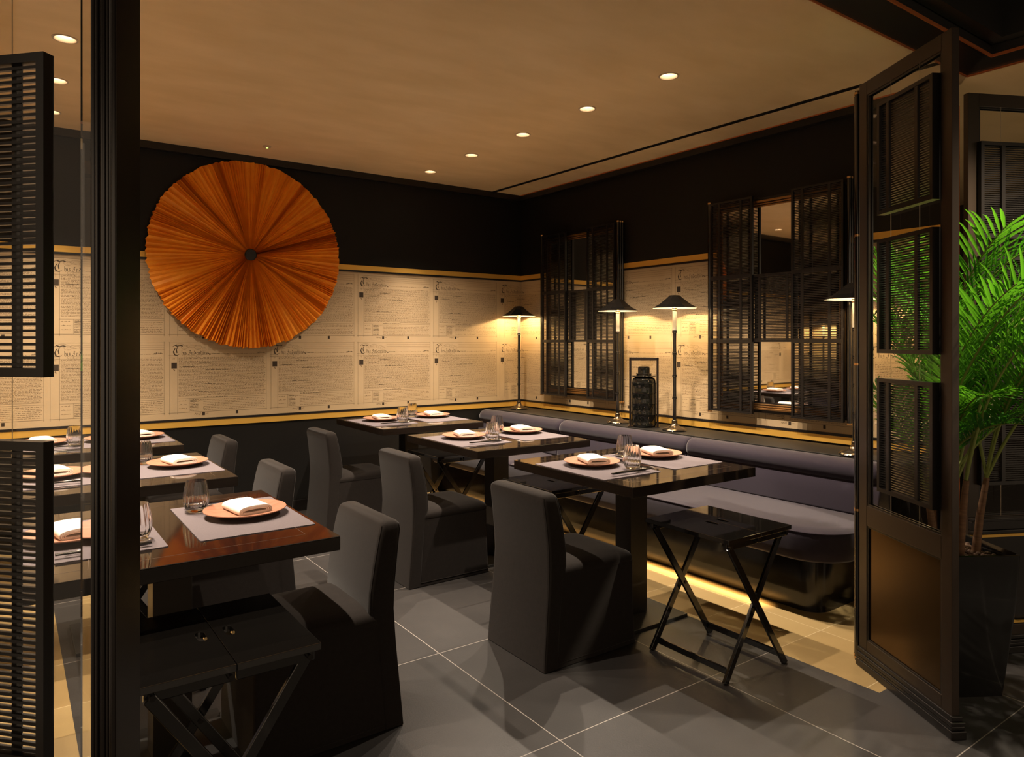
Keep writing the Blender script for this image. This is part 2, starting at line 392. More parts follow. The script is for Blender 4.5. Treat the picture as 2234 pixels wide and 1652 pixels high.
    vrule(.136,0,.104,.0011,dark)
    # seal, tail, stamps below the frame
    dark.append([(.012,.335),(.050,.335),(.050,.378),(.012,.378)])
    hair([(.031,.332),(.026,.325),(.036,.322),(.031,.314)],.004,pale); hair([(.02,.404),(.034,.412),(.03,.396)],.0012,pale)
    pale.append([(.029,.354),(.0335,.354),(.0335,.359),(.029,.359)])
    dark.append([(.228,-.028),(.248,-.028),(.248,-.004),(.228,-.004)]); dark.append([(.476,-.028),(.494,-.028),(.494,-.004),(.476,-.004)])
    hair([(.172,-.020),(.182,-.008),(.186,-.021),(.192,-.010),(.197,-.020),(.204,-.012),(.210,-.024),(.218,-.006)],.0016,dark); line(.254,.278,-.016,.004,.01,.02)
    return dark,pale
DARK,PALE=make_deed()
def wallpaper(name, x0, x1, cols, transform, parent_rot=0, m_off=.0015):
    b=MB(); b.cur=0
    b.box(x0,x1,-m_off,0,.814,2.002)
    e=m_off+.0004
    for cx in cols:
        for zz in (.862,.862+.588):
            for idx,qs in ((1,DARK),(2,PALE)):
                b.cur=idx
                for q4 in qs:
                    xs=[cx+p[0] for p in q4]
                    if min(xs)<x0+.001 or max(xs)>x1-.001: continue
                    b.add([(x,-e-(.0002 if idx==1 else 0),zz+p[1]) for x,p in zip(xs,q4)],[(0,1,2,3)])
    o=b.build(name,[M['paper'],M['ink'],M['ink_pale']],kind='structure')
    o.rotation_euler=(0,0,parent_rot); return o
PITCH=.7485
# the paper runs on round the corner
wp=wallpaper('wallpaper_back',XL,-.001,[-.265-PITCH*k for k in range(0,8)],None)
wp=wallpaper('wallpaper_right',.002,3.965,[-.236+PITCH*k for k in range(0,7)],None,R2)
b=MB(); b.box(XL,XL+.002,Y_END,-.01,.814,2.002); struct('wallpaper_left',b,M['paper'])

# ------------------------------------------------------------------ downlights
def beam(parent, loc, watts, size, blend=.35, col=WARM, rad=.016, rot=(0,0,0)):
    l=bpy.data.lights.new('downlight_beam','SPOT'); l.energy=watts; l.color=col; l.spot_size=size; l.spot_blend=blend; l.shadow_soft_size=rad
    o=bpy.data.objects.new('downlight_beam',l); COL.objects.link(o); o.parent=parent; o.location=loc; o.rotation_euler=rot
    return o
ring_mb=MB(); n=28
ring_mb.lathe([(.056,0),(.056,-.003),(.048,-.004),(.044,.0),(.036,.035)],n,cap=False)
names_r=['farthest','fourth','third','second','nearest']
DL=None
row=[(-1.275,y) for y in (-.413,-1.078,-1.759,-2.443,-3.117)]+[(-4.02,y) for y in (-1.752,-.413,-1.078,-2.443,-3.117)]
dl_lab=['recessed downlight over the bench row, farthest from the camera','recessed downlight over the bench row, fourth nearest','recessed downlight over the bench row, third nearest, middle of five','recessed downlight over the bench row, second nearest','recessed downlight over the bench row, largest and nearest',
 'lone recessed downlight in the ceiling seen at the upper left through the glass screen','far left recessed downlight beyond the slatted panel','left recessed downlight behind the slatted panel','left recessed downlight above the middle table','left recessed downlight above the front table']
for i,(x,y) in enumerate(row):
    t=thing('downlight',dl_lab[i],'ceiling light',(x,y,CEIL),0,'recessed downlights')
    if DL is None:
        a=ring_mb.build('trim_ring',M['ringwhite'],t,smooth=True)
        d=MB().lathe([(.0363,.0345),(.0363,.036)],n).build('lens',M['disc'],t); DL=(a,d)
    else:
        for s in DL:
            cc=s.copy(); COL.objects.link(cc); cc.parent=t
    beam(t,(0,0,-.012),DOWN_W,radians(116 if y<-.5 else 58),1.0)
cut=MB()
for x,y in row: cut.tube([(x,y,CEIL-.05),(x,y,CEIL+.06)],.0555,28)
cut_o=cut.build('cutter',M['ceiling']); bo=ceil_o.modifiers.new('holes','BOOLEAN'); bo.object=cut_o; bo.operation='DIFFERENCE'; bo.solver='EXACT'
dg=bpy.context.evaluated_depsgraph_get(); me=bpy.data.meshes.new_from_object(ceil_o.evaluated_get(dg)); ceil_o.modifiers.clear(); ceil_o.data=me
bpy.data.objects.remove(cut_o,do_unlink=True)
t=thing('ceiling_sensor','small ceiling sensor with a green light above the orange fan','sensor',(-2.66,-.405,CEIL))
MB().lathe([(.03,0),(.03,-.008),(.018,-.012)],20).build('housing',M['ringwhite'],t,smooth=True)
MB().lathe([(.008,-.012),(.007,-.015)],12).build('indicator',M['green'],t)

# ------------------------------------------------------------------ fan on the back wall
t=thing('pleated_fan','large round orange pleated paper fan hung on the wallpapered back wall','wall fan',(-2.69,-.02,2.081))
b=MB(); NP=190; r=random.Random(3); RR=.738
radii=[.032,.10,.2,.35,.5,.62,.70,RR]
ang=[]; a=0
ws=[.6+r.random()*.9 for _ in range(NP)]
for k in range(NP//6): # bundles of tight pleats
    c0=r.randrange(NP)
    for j in range(5): ws[(c0+j)%NP]*=.45
tot=sum(ws); acc=0
for k in range(NP): ang.append(acc/tot*2*pi); acc+=ws[k]
amp=[.6+.8*r.random() for _ in range(NP)]; edge=[1+(r.random()-.5)*.018 for _ in range(NP)]
low=[.005*sin(3*ang[k]+1)+.006*sin(7*ang[k]) for k in range(NP)]
vs=[];fs=[]
for i,R in enumerate(radii):
    for k in range(NP):
        for h in (0,1):
            k2=(k+1)%NP; a0=ang[k]; a1=ang[k2]+(2*pi if k2==0 else 0)
            aa=a0 if h==0 else (a0+a1)/2
            rr=R*(edge[k] if i==len(radii)-1 else 1)
            depth=(.010+.016*(R/RR))*amp[k]*(1 if h else 0)+low[k]*(R/RR)**2*.8
            if i==len(radii)-1 and h: rr*=.992
            vs.append((rr*cos(aa),-.012-.030*(1-R/RR)-max(0,depth)-.004,rr*sin(aa)))
n2=NP*2
for i in range(len(radii)-1):
    for k in range(n2):
        k2=(k+1)%n2; fs.append((i*n2+k,i*n2+k2,(i+1)*n2+k2,(i+1)*n2+k))
b.add(vs,fs); b.lathe([(RR*.93,0),(RR*.93,-.004)],48) if False else None
o=b.build('pleats',M['fan'],t)
sm=o.modifiers.new('solid','SOLIDIFY'); sm.thickness=.0012
hub=MB().lathe([(.046,0),(.046,.02),(.04,.026)],28); o=hub.build('hub',M['satin'],t,smooth=True,label='small black centre disc'); o.rotation_euler=(pi/2,0,0); o.location=(0,-.040,0)
bk=MB().lathe([(.12,0),(.12,.03)],24); o=bk.build('wall_mount',M['satin'],t); o.rotation_euler=(pi/2,0,0); o.location=(0,.018,0)

# ------------------------------------------------------------------ slatted panels
def slat_panel_parts(root, w, h, t, fw=.02, pitch=.0118, slat=.0062, battens=(.2,.72), m='satin', x0=0, z0=0, y0=0, tag=''):
    b=MB(); b.box(x0,x0+fw,y0,y0+t,z0,z0+h); b.box(x0+w-fw,x0+w,y0,y0+t,z0,z0+h); b.box(x0+fw,x0+w-fw,y0,y0+t,z0,z0+fw); b.box(x0+fw,x0+w-fw,y0,y0+t,z0+h-fw,z0+h)
    b.build('frame',M[m],root)
    b=MB(); n=int((h-2*fw)/pitch); p=(h-2*fw)/n
    for i in range(n):
        zc=z0+fw+p*(i+.5); b.box(x0+fw,x0+w-fw,y0+t*.35,y0+t*.65,zc-slat/2,zc+slat/2)
    b.build('slats',M[m],root)
    for q_ in battens:
        xc=x0+w*q_; MB().box(xc-.009,xc+.009,y0+t*.05,y0+t*.34,z0+fw,z0+h-fw).build('batten',M[m],root)

# ------------------------------------------------------------------ mirrors with sliding slatted panels on the bench wall
def mirror_unit(s0, wdt, label):
    t=thing('mirror_screen',label,'mirror',W2(s0,0,.894),R2)
    H=1.515; n0=-.004
    MB().box(.02,wdt,-.026,-.006,.01,H-.01).build('backing',M['satin'],t)
    MB().box(.075,wdt-.065,-.0285,-.0262,.085,H-.075).build('mirror_glass',M['mirror'],t)
    # stepped bronze surround round the glass
    b=MB()
    for off,th,y in ((.03,.016,-.045),(.05,.010,-.038),(.064,.010,-.033)):
        b.box(off,wdt-off,y,-.026,off,off+th); b.box(off,wdt-off,y,-.026,H-off-th,H-off)
        b.box(off,off+th,y,-.026,off,H-off); b.box(wdt-off-th,wdt-off,y,-.026,off,H-off)
    b.build('stepped_surround',M['surround'],t,bevel=.003,label='bronze stepped frame round the glass')
    pw=wdt*.345; lx=0; rx=wdt-pw-.02; seg=H/3
    zs=[(0,.508),(.508,.965),(.965,H)]
    for xx in (lx,rx):
        for z0,z1 in zs:
            p=bpy.data.objects.new('slatted_panel',None); COL.objects.link(p); p.parent=t
            slat_panel_parts(p,pw,z1-z0,.022,.014,.0105,.0052,(.22,.74),'satin',xx,z0,-.084)
    p=bpy.data.objects.new('slatted_panel',None); COL.objects.link(p); p.parent=t
    slat_panel_parts(p,rx-lx-pw+.05,.457,.020,.013,.0105,.0052,(.2,.8),'satin',pw-.025,.508,-.062)
    # rails the panels slide on
    b=MB()
    for z in (.508,.965): b.box(0,wdt-.02,-.064,-.060,z-.006,z+.006)
    b.build('slide_rail',M['satin'],t)
    # bundled round posts with brass caps
    for x,ys in ((wdt+.012,(-.070,-.044,-.018)),(-.012,(-.070,))):
        for y in ys:
            po=MB().tube([(x,y,0),(x,y,H)],.0135,14).build('post',M['lacquer'],t,smooth=True)
            for za,zb in ((H,H+.012),(-.012,0)): MB().tube([(x,y,za),(x,y,zb)],.0155,14).build('brass_cap',M['cap'],po,label='small brass cap')
mirror_unit(.432,1.00,'tall mirror behind sliding black slatted panels, between the corner lamp and the second lamp')
mirror_unit(2.402,1.03,'larger nearer mirror behind sliding black slatted panels, right of the third lamp')

# ------------------------------------------------------------------ bench, ledge
LZ=.740
shelf_o=t=thing('ledge_shelf','black ledge shelf along the wallpapered wall behind the bench','shelf',W2(0,0,0),R2)
MB().box(.015,3.94,-.383,-.014,LZ-.03,LZ).build('shelf_top',M['shelf'],t,bevel=.003)
MB().box(.02,3.94,-.375,-.02,.30,LZ-.031).build('front_board',M['satin'],t)
def bench(root, L, mirror=False, ends=True):
    sg=-1
    def Y(n): return -n
    S1=3.88
    def plan(n0,n1,s0,s1,r,nn=8):   # outline, far end square, near end rounded on the room side
        out=[(s0,-n0),(s0,-n1)]
        for k in range(nn+1):
            a=pi/2*k/nn; out.append((s1-r+r*sin(a),-(n1-r+r*cos(a))))
        out.append((s1,-n0)); return out
    # plinth
    def lo(name,rings,m,par,bev=0,sm=30,label=None):
        b=MB(); b.loft(rings); return b.build(name,m,par,smooth=sm,bevel=bev,label=label)
    rg=lambda pl,z:[(x,y,z) for x,y in pl]
    lo('lower_band',[rg(plan(.42,.948,.03,S1-.130,.11),0),rg(plan(.42,.948,.03,S1-.130,.11),.098)],M['base_black'],root)
    lo('base',[rg(plan(.42,.968,.03,S1-.105,.13),.10),rg(plan(.42,.968,.03,S1-.105,.13),.285)],M['base_black'],root)
    # cushions in segments with a dome
    segs=[(.03,1.22),(1.22,2.55),(2.55,S1)]
    seat=None
    for i,(a,bb) in enumerate(segs):
        last=i==2
        def out(g,z,rad):
            if last:
                pl=[(a+g,-.45),(a+g,-(1.05-g))]
                R=.24
                for k in range(11):
                    an=pi/2*k/10; pl.append((bb-g-(R-g)+(R-g)*sin(an),-((1.05-g)-(R-g)+(R-g)*cos(an))))
                pl.append((bb-g,-.45))
            else:
                pl=[(a+g,-.45),(a+g,-(1.05-g))]+[(a+g+(bb-a-2*g)*(k+1)/11,-(1.05-g)) for k in range(11)]+[(bb-g,-.45)]
            return [(x,y,z) for x,y in pl]
        rings=[out(.012,.286,0),out(.002,.30,0),out(0,.34,0),out(.0,.40,0),out(.004,.425,0),out(.007,.430,0),out(.009,.431,0),out(.03,.443,0),out(.07,.450,0),out(.14,.454,0),out(.20,.4555,0)]
        b=MB(); b.loft(rings)
        o=b.build('seat_cushion',M['velvet'],root,smooth=60)
        b=MB(); b.tube([Vector(p)+Vector((0,0,.001)) for p in out(.005,.430,0)[1:-1]],.0035,6); b.build('piping',M['velvet'],o,smooth=True)
        # back pad: leaning slab
        nA,nB=.50,.455
        b=MB(); prof=[(.40,.44),(.545,.44),(.56,.46),(.545,.55),(.52,.63),(.49,.66),(.40,.66)]
        rr=[[(a+.003,-n_,z) for n_,z in prof],[(bb-.003-(.02 if last else 0),-n_,z) for n_,z in prof]]
        b.loft(rr); b.build('back_pad',M['velvet'],root,smooth=40,bevel=.006)
        # bolster roll
        ring=[]; b=MB(); N=20; R=.068
        xs=[a,a+.006,a+.02,a+.05]; e=bb-(.03 if last else 0); xs+= [e-.05,e-.02,e-.006,e]; fr=[.80,.93,.985,1,1,.985,.93,.80]
        rings=[]
        for x,k in zip(xs,fr): rings.append([(x,-(.462+R*1.15*k*cos(2*pi*j/N)),.676+R*k*sin(2*pi*j/N)) for j in range(N)])
        b.loft(rings); b.build('bolster',M['velvet'],root,smooth=60)
def led(loc, rot, length, watts, parent, size_y=.02):
    l=bpy.data.lights.new('led_strip_light','AREA'); l.shape='RECTANGLE'; l.size=length; l.size_y=size_y; l.energy=watts; l.color=AMBER; l.spread=radians(30)
    o=bpy.data.objects.new('led_strip_light',l); COL.objects.link(o); o.parent=parent; o.location=loc; o.rotation_euler=rot; return o
t=thing('banquette_bench','long grey-purple upholstered bench with a bolster back along the right wall','bench',W2(0,0,0),R2)
bench(t,3.88)
led((1.80,-1.036,.282),(0,0,0),3.4,LED_W,t)
# its twin on the left wall, out of the picture but seen in the mirrors and lighting the floor
t2=thing('banquette_bench','matching bench along the left wall, seen only in reflections','bench',(XL,-4.0,0),pi/2)
bench(t2,3.88)
sh2=copy_tree(shelf_o); sh2.location=(XL,-4.0,0); sh2.rotation_euler=(0,0,pi/2); sh2['label']='matching ledge shelf on the left wall, seen only in reflections'
led((1.80,-1.036,.282),(0,0,0),3.4,LED_W,t2)

# ------------------------------------------------------------------ ledge lamps
def make_lamp(loc,label):
    t=thing('ledge_lamp',label,'lamp',loc,0,'black lamps on the ledge')
    MB().lathe([(.088,0),(.089,.006),(.086,.010)],32).build('foot_pad',M['lacquer'],t,smooth=True)
    MB().lathe([(.084,.010),(.080,.016),(.055,.024),(.034,.036),(.023,.052),(.019,.068),(.021,.072),(.019,.078),(.014,.082)],32).build('base',M['lampbase'],t,smooth=50)
    b=MB(); prof=[(.0135,.08)]
    zs=[.08,.243,.406,.569,.732]
    for k,(a,bb) in enumerate(zip(zs,zs[1:])):
        prof+=[(.0135,a+.012),(.0125,(a+bb)/2),(.0135,bb-.010),(.0175,bb-.007),(.0175,bb-.003),(.015,bb),(.0175,bb+.003),(.0175,bb+.007),(.0135,bb+.010)]
    b.lathe(prof,18); b.build('bamboo_stem',M['lacquer'],t,smooth=35)
    MB().tube([(0,0,.742),(0,0,.886)],.0145,20).build('candle_sleeve',M['sleeve'],t,smooth=True,label='white candle sleeve')
    MB().lathe([(.017,.886),(.020,.892),(.017,.898),(.019,.906),(.012,.912),(.010,.925)],18).build('socket',M['cap'],t,smooth=True,label='brass socket')
    b=MB(); N=8
    def ring(r,z,n=8): return [(r*cos(2*pi*(k+.5)/n),r*sin(2*pi*(k+.5)/n),z) for k in range(n)]
    # eight-sided coolie shade, open below, curved ribs
    b.loft([ring(.172,.906),ring(.120,.934),ring(.075,.968),ring(.038,1.000),ring(.004,1.003)],cap=False)
    o=b.build('shade',M['lampshade'],t); 
    b=MB(); b.loft([ring(.170,.9045),ring(.118,.931),ring(.073,.965),ring(.036,.996),ring(.004,.998)],cap=False)
    b.build('shade_lining',M['shade_inside'],t,label='white shade lining')
    b=MB(); b.lathe([(.006,.924),(.011,.935),(.010,.948),(.003,.955)],12).build('bulb',M['bulb'],t,smooth=True)
    l=bpy.data.lights.new('bulb_light','POINT'); l.energy=LAMP_W; l.color=(1,.70,.36); l.shadow_soft_size=.012
    o=bpy.data.objects.new('bulb_light',l); COL.objects.link(o); o.parent=t; o.location=(0,0,.940); 
    # the bulb mesh must not trap its own light: light sits just under it
    o.location=(0,0,.918) if False else (0.0,0,.960)
    return t
M['lampbase']=mat('dark_polished_bronze',(.16,.12,.075),.22,metal=.9)
lamp=make_lamp(W2(.215,.19,LZ),'black bamboo-stem ledge lamp standing in the room corner')
for s,n_,lab in ((1.627,.256,'black ledge lamp beside the right edge of the left mirror'),(2.23,.272,'black ledge lamp right of the black ceramic jar'),(3.60,.30,'black ledge lamp half hidden behind the folding screen')):
    c_=copy_tree(lamp); c_.location=W2(s,n_,LZ); c_['label']=lab

for y,lab in ((-.30,'ledge lamp added out of view on the left wall, nearest the papered wall'),(-1.7,'second ledge lamp added out of view on the left wall'),(-2.6,'third ledge lamp added out of view on the left wall')):  # lamps added out of view to light the back wall and fill reflections
    c_=copy_tree(lamp); c_.location=(XL+.25,y,LZ); c_['label']=lab
# ------------------------------------------------------------------ ceramic jar in a carrying frame
t=thing('tiered_jar','black glazed tiered ceramic jar in a wooden carrying frame between two lamps','jar',W2(1.925,.27,LZ),R2+radians(38))
prof=[(.082,0),(.088,.006)]
for k in range(4):
    z=.012+k*.083; prof+=[(.091,z),(.093,z+.004),(.091,z+.010),(.091,z+.074),(.093,z+.079),(.089,z+.0825)]
prof+=[(.090,.348),(.086,.368),(.072,.382),(.064,.386)]
b=MB(); b.lathe(prof,40)
r=random.Random(5)
for k in range(56):   # raised characters down the front of the glaze
    a=radians(-90+(-30+20*(k%4))+r.uniform(-5,5)); z=.02+.30*(k//4)/22.+r.uniform(-.004,.004); R=.0915
    cx,cy=R*cos(a),R*sin(a); tx,ty=-sin(a),cos(a); w_=.003+r.random()*.004; h_=.0015+r.random()*.004
    b.add([(cx-tx*w_,cy-ty*w_,z-h_),(cx+tx*w_,cy+ty*w_,z-h_),(cx+tx*w_,cy+ty*w_,z+h_),(cx-tx*w_,cy-ty*w_,z+h_),(cx*1.035,cy*1.035,z)],[(0,1,4),(1,2,4),(2,3,4),(3,0,4)])
b.build('jar_body',M['ceramic'],t,smooth=35)
MB().lathe([(.088,.388),(.092,.391),(.088,.395),(.060,.397),(.056,.406),(.062,.408),(.060,.412),(.045,.414),(.046,.452),(.040,.466),(.022,.470),(.004,.468)],32).build('lid',M['ceramic'],t,smooth=35)
b=MB(); b.box(-.112,-.096,-.018,.018,0,.535); b.box(.096,.112,-.018,.018,0,.535); b.box(-.112,.112,-.018,.018,.512,.535); b.build('carrying_frame',M['tableedge'],t,bevel=.002)
MB().box(-.118,.118,-.05,.05,-.0,.006).build('frame_foot',M['tableedge'],t)

# ------------------------------------------------------------------ tables
TZ=.77
def make_table(cx,cy,label,group):
    t=thing('dining_table',label,'table',(cx,cy,0),0,group)
    hx,hy=.43,.438
    MB().box(-hx,hx,-hy,hy,TZ-.046,TZ-.0021).build('tabletop',M['tableedge'],t,bevel=.002)
    MB().box(-hx+.0008,hx-.0008,-hy+.0008,hy-.0008,TZ-.002,TZ).build('gloss_veneer',M['tabletop'],t)
    b=MB(); i=.085; wd=.0012; z0,z1=TZ-.0005,TZ+.0003
    b.box(-hx+i,hx-i,-hy+i,-hy+i+wd,z0,z1); b.box(-hx+i,hx-i,hy-i-wd,hy-i,z0,z1); b.box(-hx+i,-hx+i+wd,-hy+i,hy-i,z0,z1); b.box(hx-i-wd,hx-i,-hy+i,hy-i,z0,z1)
    b.build('inlay_line',M['inlay'],t)
    MB().box(-.06,.06,-.055,.055,.016,TZ-.046).build('pedestal',M['pedestal'],t,bevel=.003)
    MB().box(-.20,.20,-.20,.20,0,.016).build('base_plate',M['baseplate'],t,bevel=.002)
    MB().box(-.14,.14,-.14,.14,TZ-.058,TZ-.0465).build('fixing_plate',M['satin'],t)
    return t
tabs=[(-1.63,-3.183,'square dark gloss table in front of the bench, nearest of the right row'),(-1.63,-1.95,'square dark gloss table in front of the bench, middle of the right row'),(-1.63,-.70,'square dark gloss table by the corner at the far end of the bench'),
      (-3.80,-3.17,'dark veneered table at the front left beside the glass screen post'),(-3.80,-1.925,'dark table in the middle of the left row'),(-3.80,-.68,'dark table at the far end of the left row by the papered wall')]
T0=None
for i,(x,y,lab) in enumerate(tabs):
    if T0 is None: T0=make_table(x,y,lab,'square dining tables')
    else:
        c_=copy_tree(T0); c_.location=(x,y,0); c_['label']=lab
where=['nearest right table','middle right table','far corner table','front left table','middle left table','far left table']

# ---- place settings
def mat_mesh():
    b=MB(); r=random.Random(2); hx,hy=.185,.258; n=64
    top=[];
    # frayed short ends: irregular outline along the y ends
    up=[(-hx,-hy)]+[(-hx+2*hx*k/n,-hy-.002-r.random()*.003) for k in range(1,n)]+[(hx,-hy)]
    dn=[(hx,hy)]+[(hx-2*hx*k/n,hy+.002+r.random()*.003) for k in range(1,n)]+[(-hx,hy)]
    out=up+dn; b.loft([[(x,y,0) for x,y in out],[(x,y,.0022) for x,y in out]]); return b
mat_o=mat_mesh().build('placemat',M['mat'])
def plate_mesh():
    b=MB(); b.lathe([(.058,.0),(.060,.004),(.100,.011),(.138,.021),(.142,.0235),(.1415,.0255),(.137,.0252),(.100,.0175),(.05,.0145),(.002,.0142)],56); return b
plate_o=plate_mesh().build('plate',M['plate'],smooth=40)
def napkin_mesh(seed):
    r=random.Random(seed); b=MB(); th=.0036; wx,wz=.056,.0122
    # folded stack: nested rounded loops seen at the open end
    L=.078; ys=[-L,-L+.003]+[-L+.003+(2*L-.006)*k/6 for k in range(1,6)]+[L-.003,L]
    for lay,(sx,sz) in enumerate(((1,1),(.91,.75),(.82,.49),(.72,.22))):
        rings=[]
        for j,y in enumerate(ys):
            dome=1+.10*cos(y/L*1.4)
            ring=[]
            N=28
            for k in range(N):
                a=2*pi*k/N; ca,sa=cos(a),sin(a)
                x=wx*sx*(abs(ca)**.45)*(1 if ca>=0 else -1); z=wz*sz*(abs(sa)**.7)*(1 if sa>=0 else -1)
                z=z*(dome if z>0 else 1)+ (.003*cos(x*30) if z>0 else 0)
                ring.append((x+.001*sin(y*60+lay),y,wz+z+.001))
            rings.append(ring)
        m=MB(); m.loft(rings,cap=False)
        b.add(m.v,m.f)
    o=b.build('folded_napkin',M['napkin'],smooth=60)
    s=o.modifiers.new('thick','SOLIDIFY'); s.thickness=th; s.offset=-1
    return o
napk=[napkin_mesh(1)]
def tumbler_mesh():
    b=MB(); N=72
    out=[(.0,.0),(.024,.0),(.031,.004),(.040,.020),(.0455,.042),(.0445,.064),(.040,.090),(.0345,.116)]
    inn=[(.0335,.116),(.0385,.090),(.0425,.064),(.0432,.042),(.037,.024),(.022,.016),(.0,.015)]
    rings=[]
    for r_,z in out[1:]:
        rings.append([(r_*cos(2*pi*k/N),r_*sin(2*pi*k/N),z) for k in range(N)])
    for r_,z in inn[:-1]:
        dep=.0019 if .02<z<.105 else 0
        rings.append([((r_-dep*(.5+.5*cos(2*pi*k/N*18)))*cos(2*pi*k/N),(r_-dep*(.5+.5*cos(2*pi*k/N*18)))*sin(2*pi*k/N),z) for k in range(N)])
    b.loft(rings,cap=True); return b
tumb=tumbler_mesh().build('tumbler',M['glass'],smooth=60)
def spoon_mesh():
    b=MB(); b.tube([(-.11,0,.002),(-.02,0,.006),(.06,0,.004)],[.0035,.0022,.0025],8)
    rings=[]
    for x,w_,dz in ((.055,.004,.004),(.065,.012,.002),(.08,.019,.0008),(.097,.020,.0006),(.112,.013,.0015),(.120,.004,.003)):
        rings.append([(x,-w_,.006+dz),(x,-w_*.6,.002+dz),(x,0,.001+dz),(x,w_*.6,.002+dz),(x,w_,.006+dz)])
    m=MB(); m.loft(rings,closed=False); b.add(m.v,m.f)
    o=b.build('spoon',M['steel'],smooth=60); s=o.modifiers.new('s','SOLIDIFY'); s.thickness=.001; return o
spoon=spoon_mesh()
chop=MB(); 
for dy in (-.004,.0045): chop.bar((-.125,dy,.0075),(.125,dy*.6,.006),.0058,.0058,(0,0,1))
chop=chop.build('chopsticks',M['lacquer'],bevel=.0015)
def rest_mesh():
    b=MB(); b.box(-.009,.009,-.022,.022,0,.0048); return b
rest=rest_mesh().build('chopstick_rest',M['steel'],bevel=.0015)
first={}
def place(src,key,loc,rot,label,cat,group):
    if key in first: o=src.copy(); COL.objects.link(o)
    else: o=src; first[key]=1
    o.location=loc; o.rotation_euler=(0,0,rot); setp(o,label,cat,group); return o
# (table index, side, mat xy, plate xy, tumbler xy, cutlery dir)
side_r={0:'chair side',1:'bench side'}
for ti,(tx,ty,_) in enumerate(tabs):
    for sd in (0,1):
        right=ti<3
        # which side of the table
        sx=-1 if sd==0 else 1            # -x side, +x side
        mx=tx+sx*.232; my=ty+(.012)
        who=('chair side' if (right and sx<0) or (not right and sx>0) else 'bench side')
        W_=where[ti]
        z=TZ+.0004
        place(mat_o,'m',(mx,my,z),radians(rnd.uniform(-.6,.6)),'grey woven placemat with frayed ends on the %s of the %s'%(who,W_),'placemat','grey woven placemats')
        px,py=mx+.03,my+.065
        if not right: py=my+.012; px=mx+(.022 if sx>0 else -.045)
        place(plate_o,'p',(px,py,z+.0022),rnd.uniform(0,6.3) if False else radians(rnd.uniform(-15,15)),'round pale wood plate under a napkin on the %s of the %s'%(who,W_),'plate','round wooden plates')
        place(napk[0],'n',(px+.004,py-.006,z+.0175),radians({0:-22,1:-16,2:-12,3:-4,4:-8,5:-10}[ti]+rnd.uniform(-5,5)) if right else radians(8+rnd.uniform(-4,4)),'folded white napkin on the wooden plate, %s of the %s'%(who,W_),'napkin','folded white napkins')
        fs=1 if sx<0 else -1             # diner faces +x or -x
        gx=mx+fs*.115; gy=my-fs*.135+(0 if fs>0 else .02)
        place(tumb,'t',(gx,gy,z+.0022),rnd.uniform(0,1),'ribbed clear stemless tumbler on the %s of the %s'%(who,W_),'glass','ribbed tumblers')
        cy_=my-fs*.205; rt=radians(0 if fs>0 else 180)
        place(chop,'c',(mx+fs*.02,cy_-fs*.018,z+.0074),rt+radians(rnd.uniform(-3,3)),'pair of black chopsticks on a rest, %s of the %s'%(who,W_),'chopsticks','black chopsticks')
        place(spoon,'s',(mx+fs*.03,cy_+fs*.012,z+.0068),rt+radians(2),'polished steel spoon beside the chopsticks, %s of the %s'%(who,W_),'spoon','steel spoons')
        place(rest,'r',(mx+fs*.075,cy_-fs*.004,z+.0022),rt,'small steel chopstick rest on the %s of the %s'%(who,W_),'chopstick rest','chopstick rests')

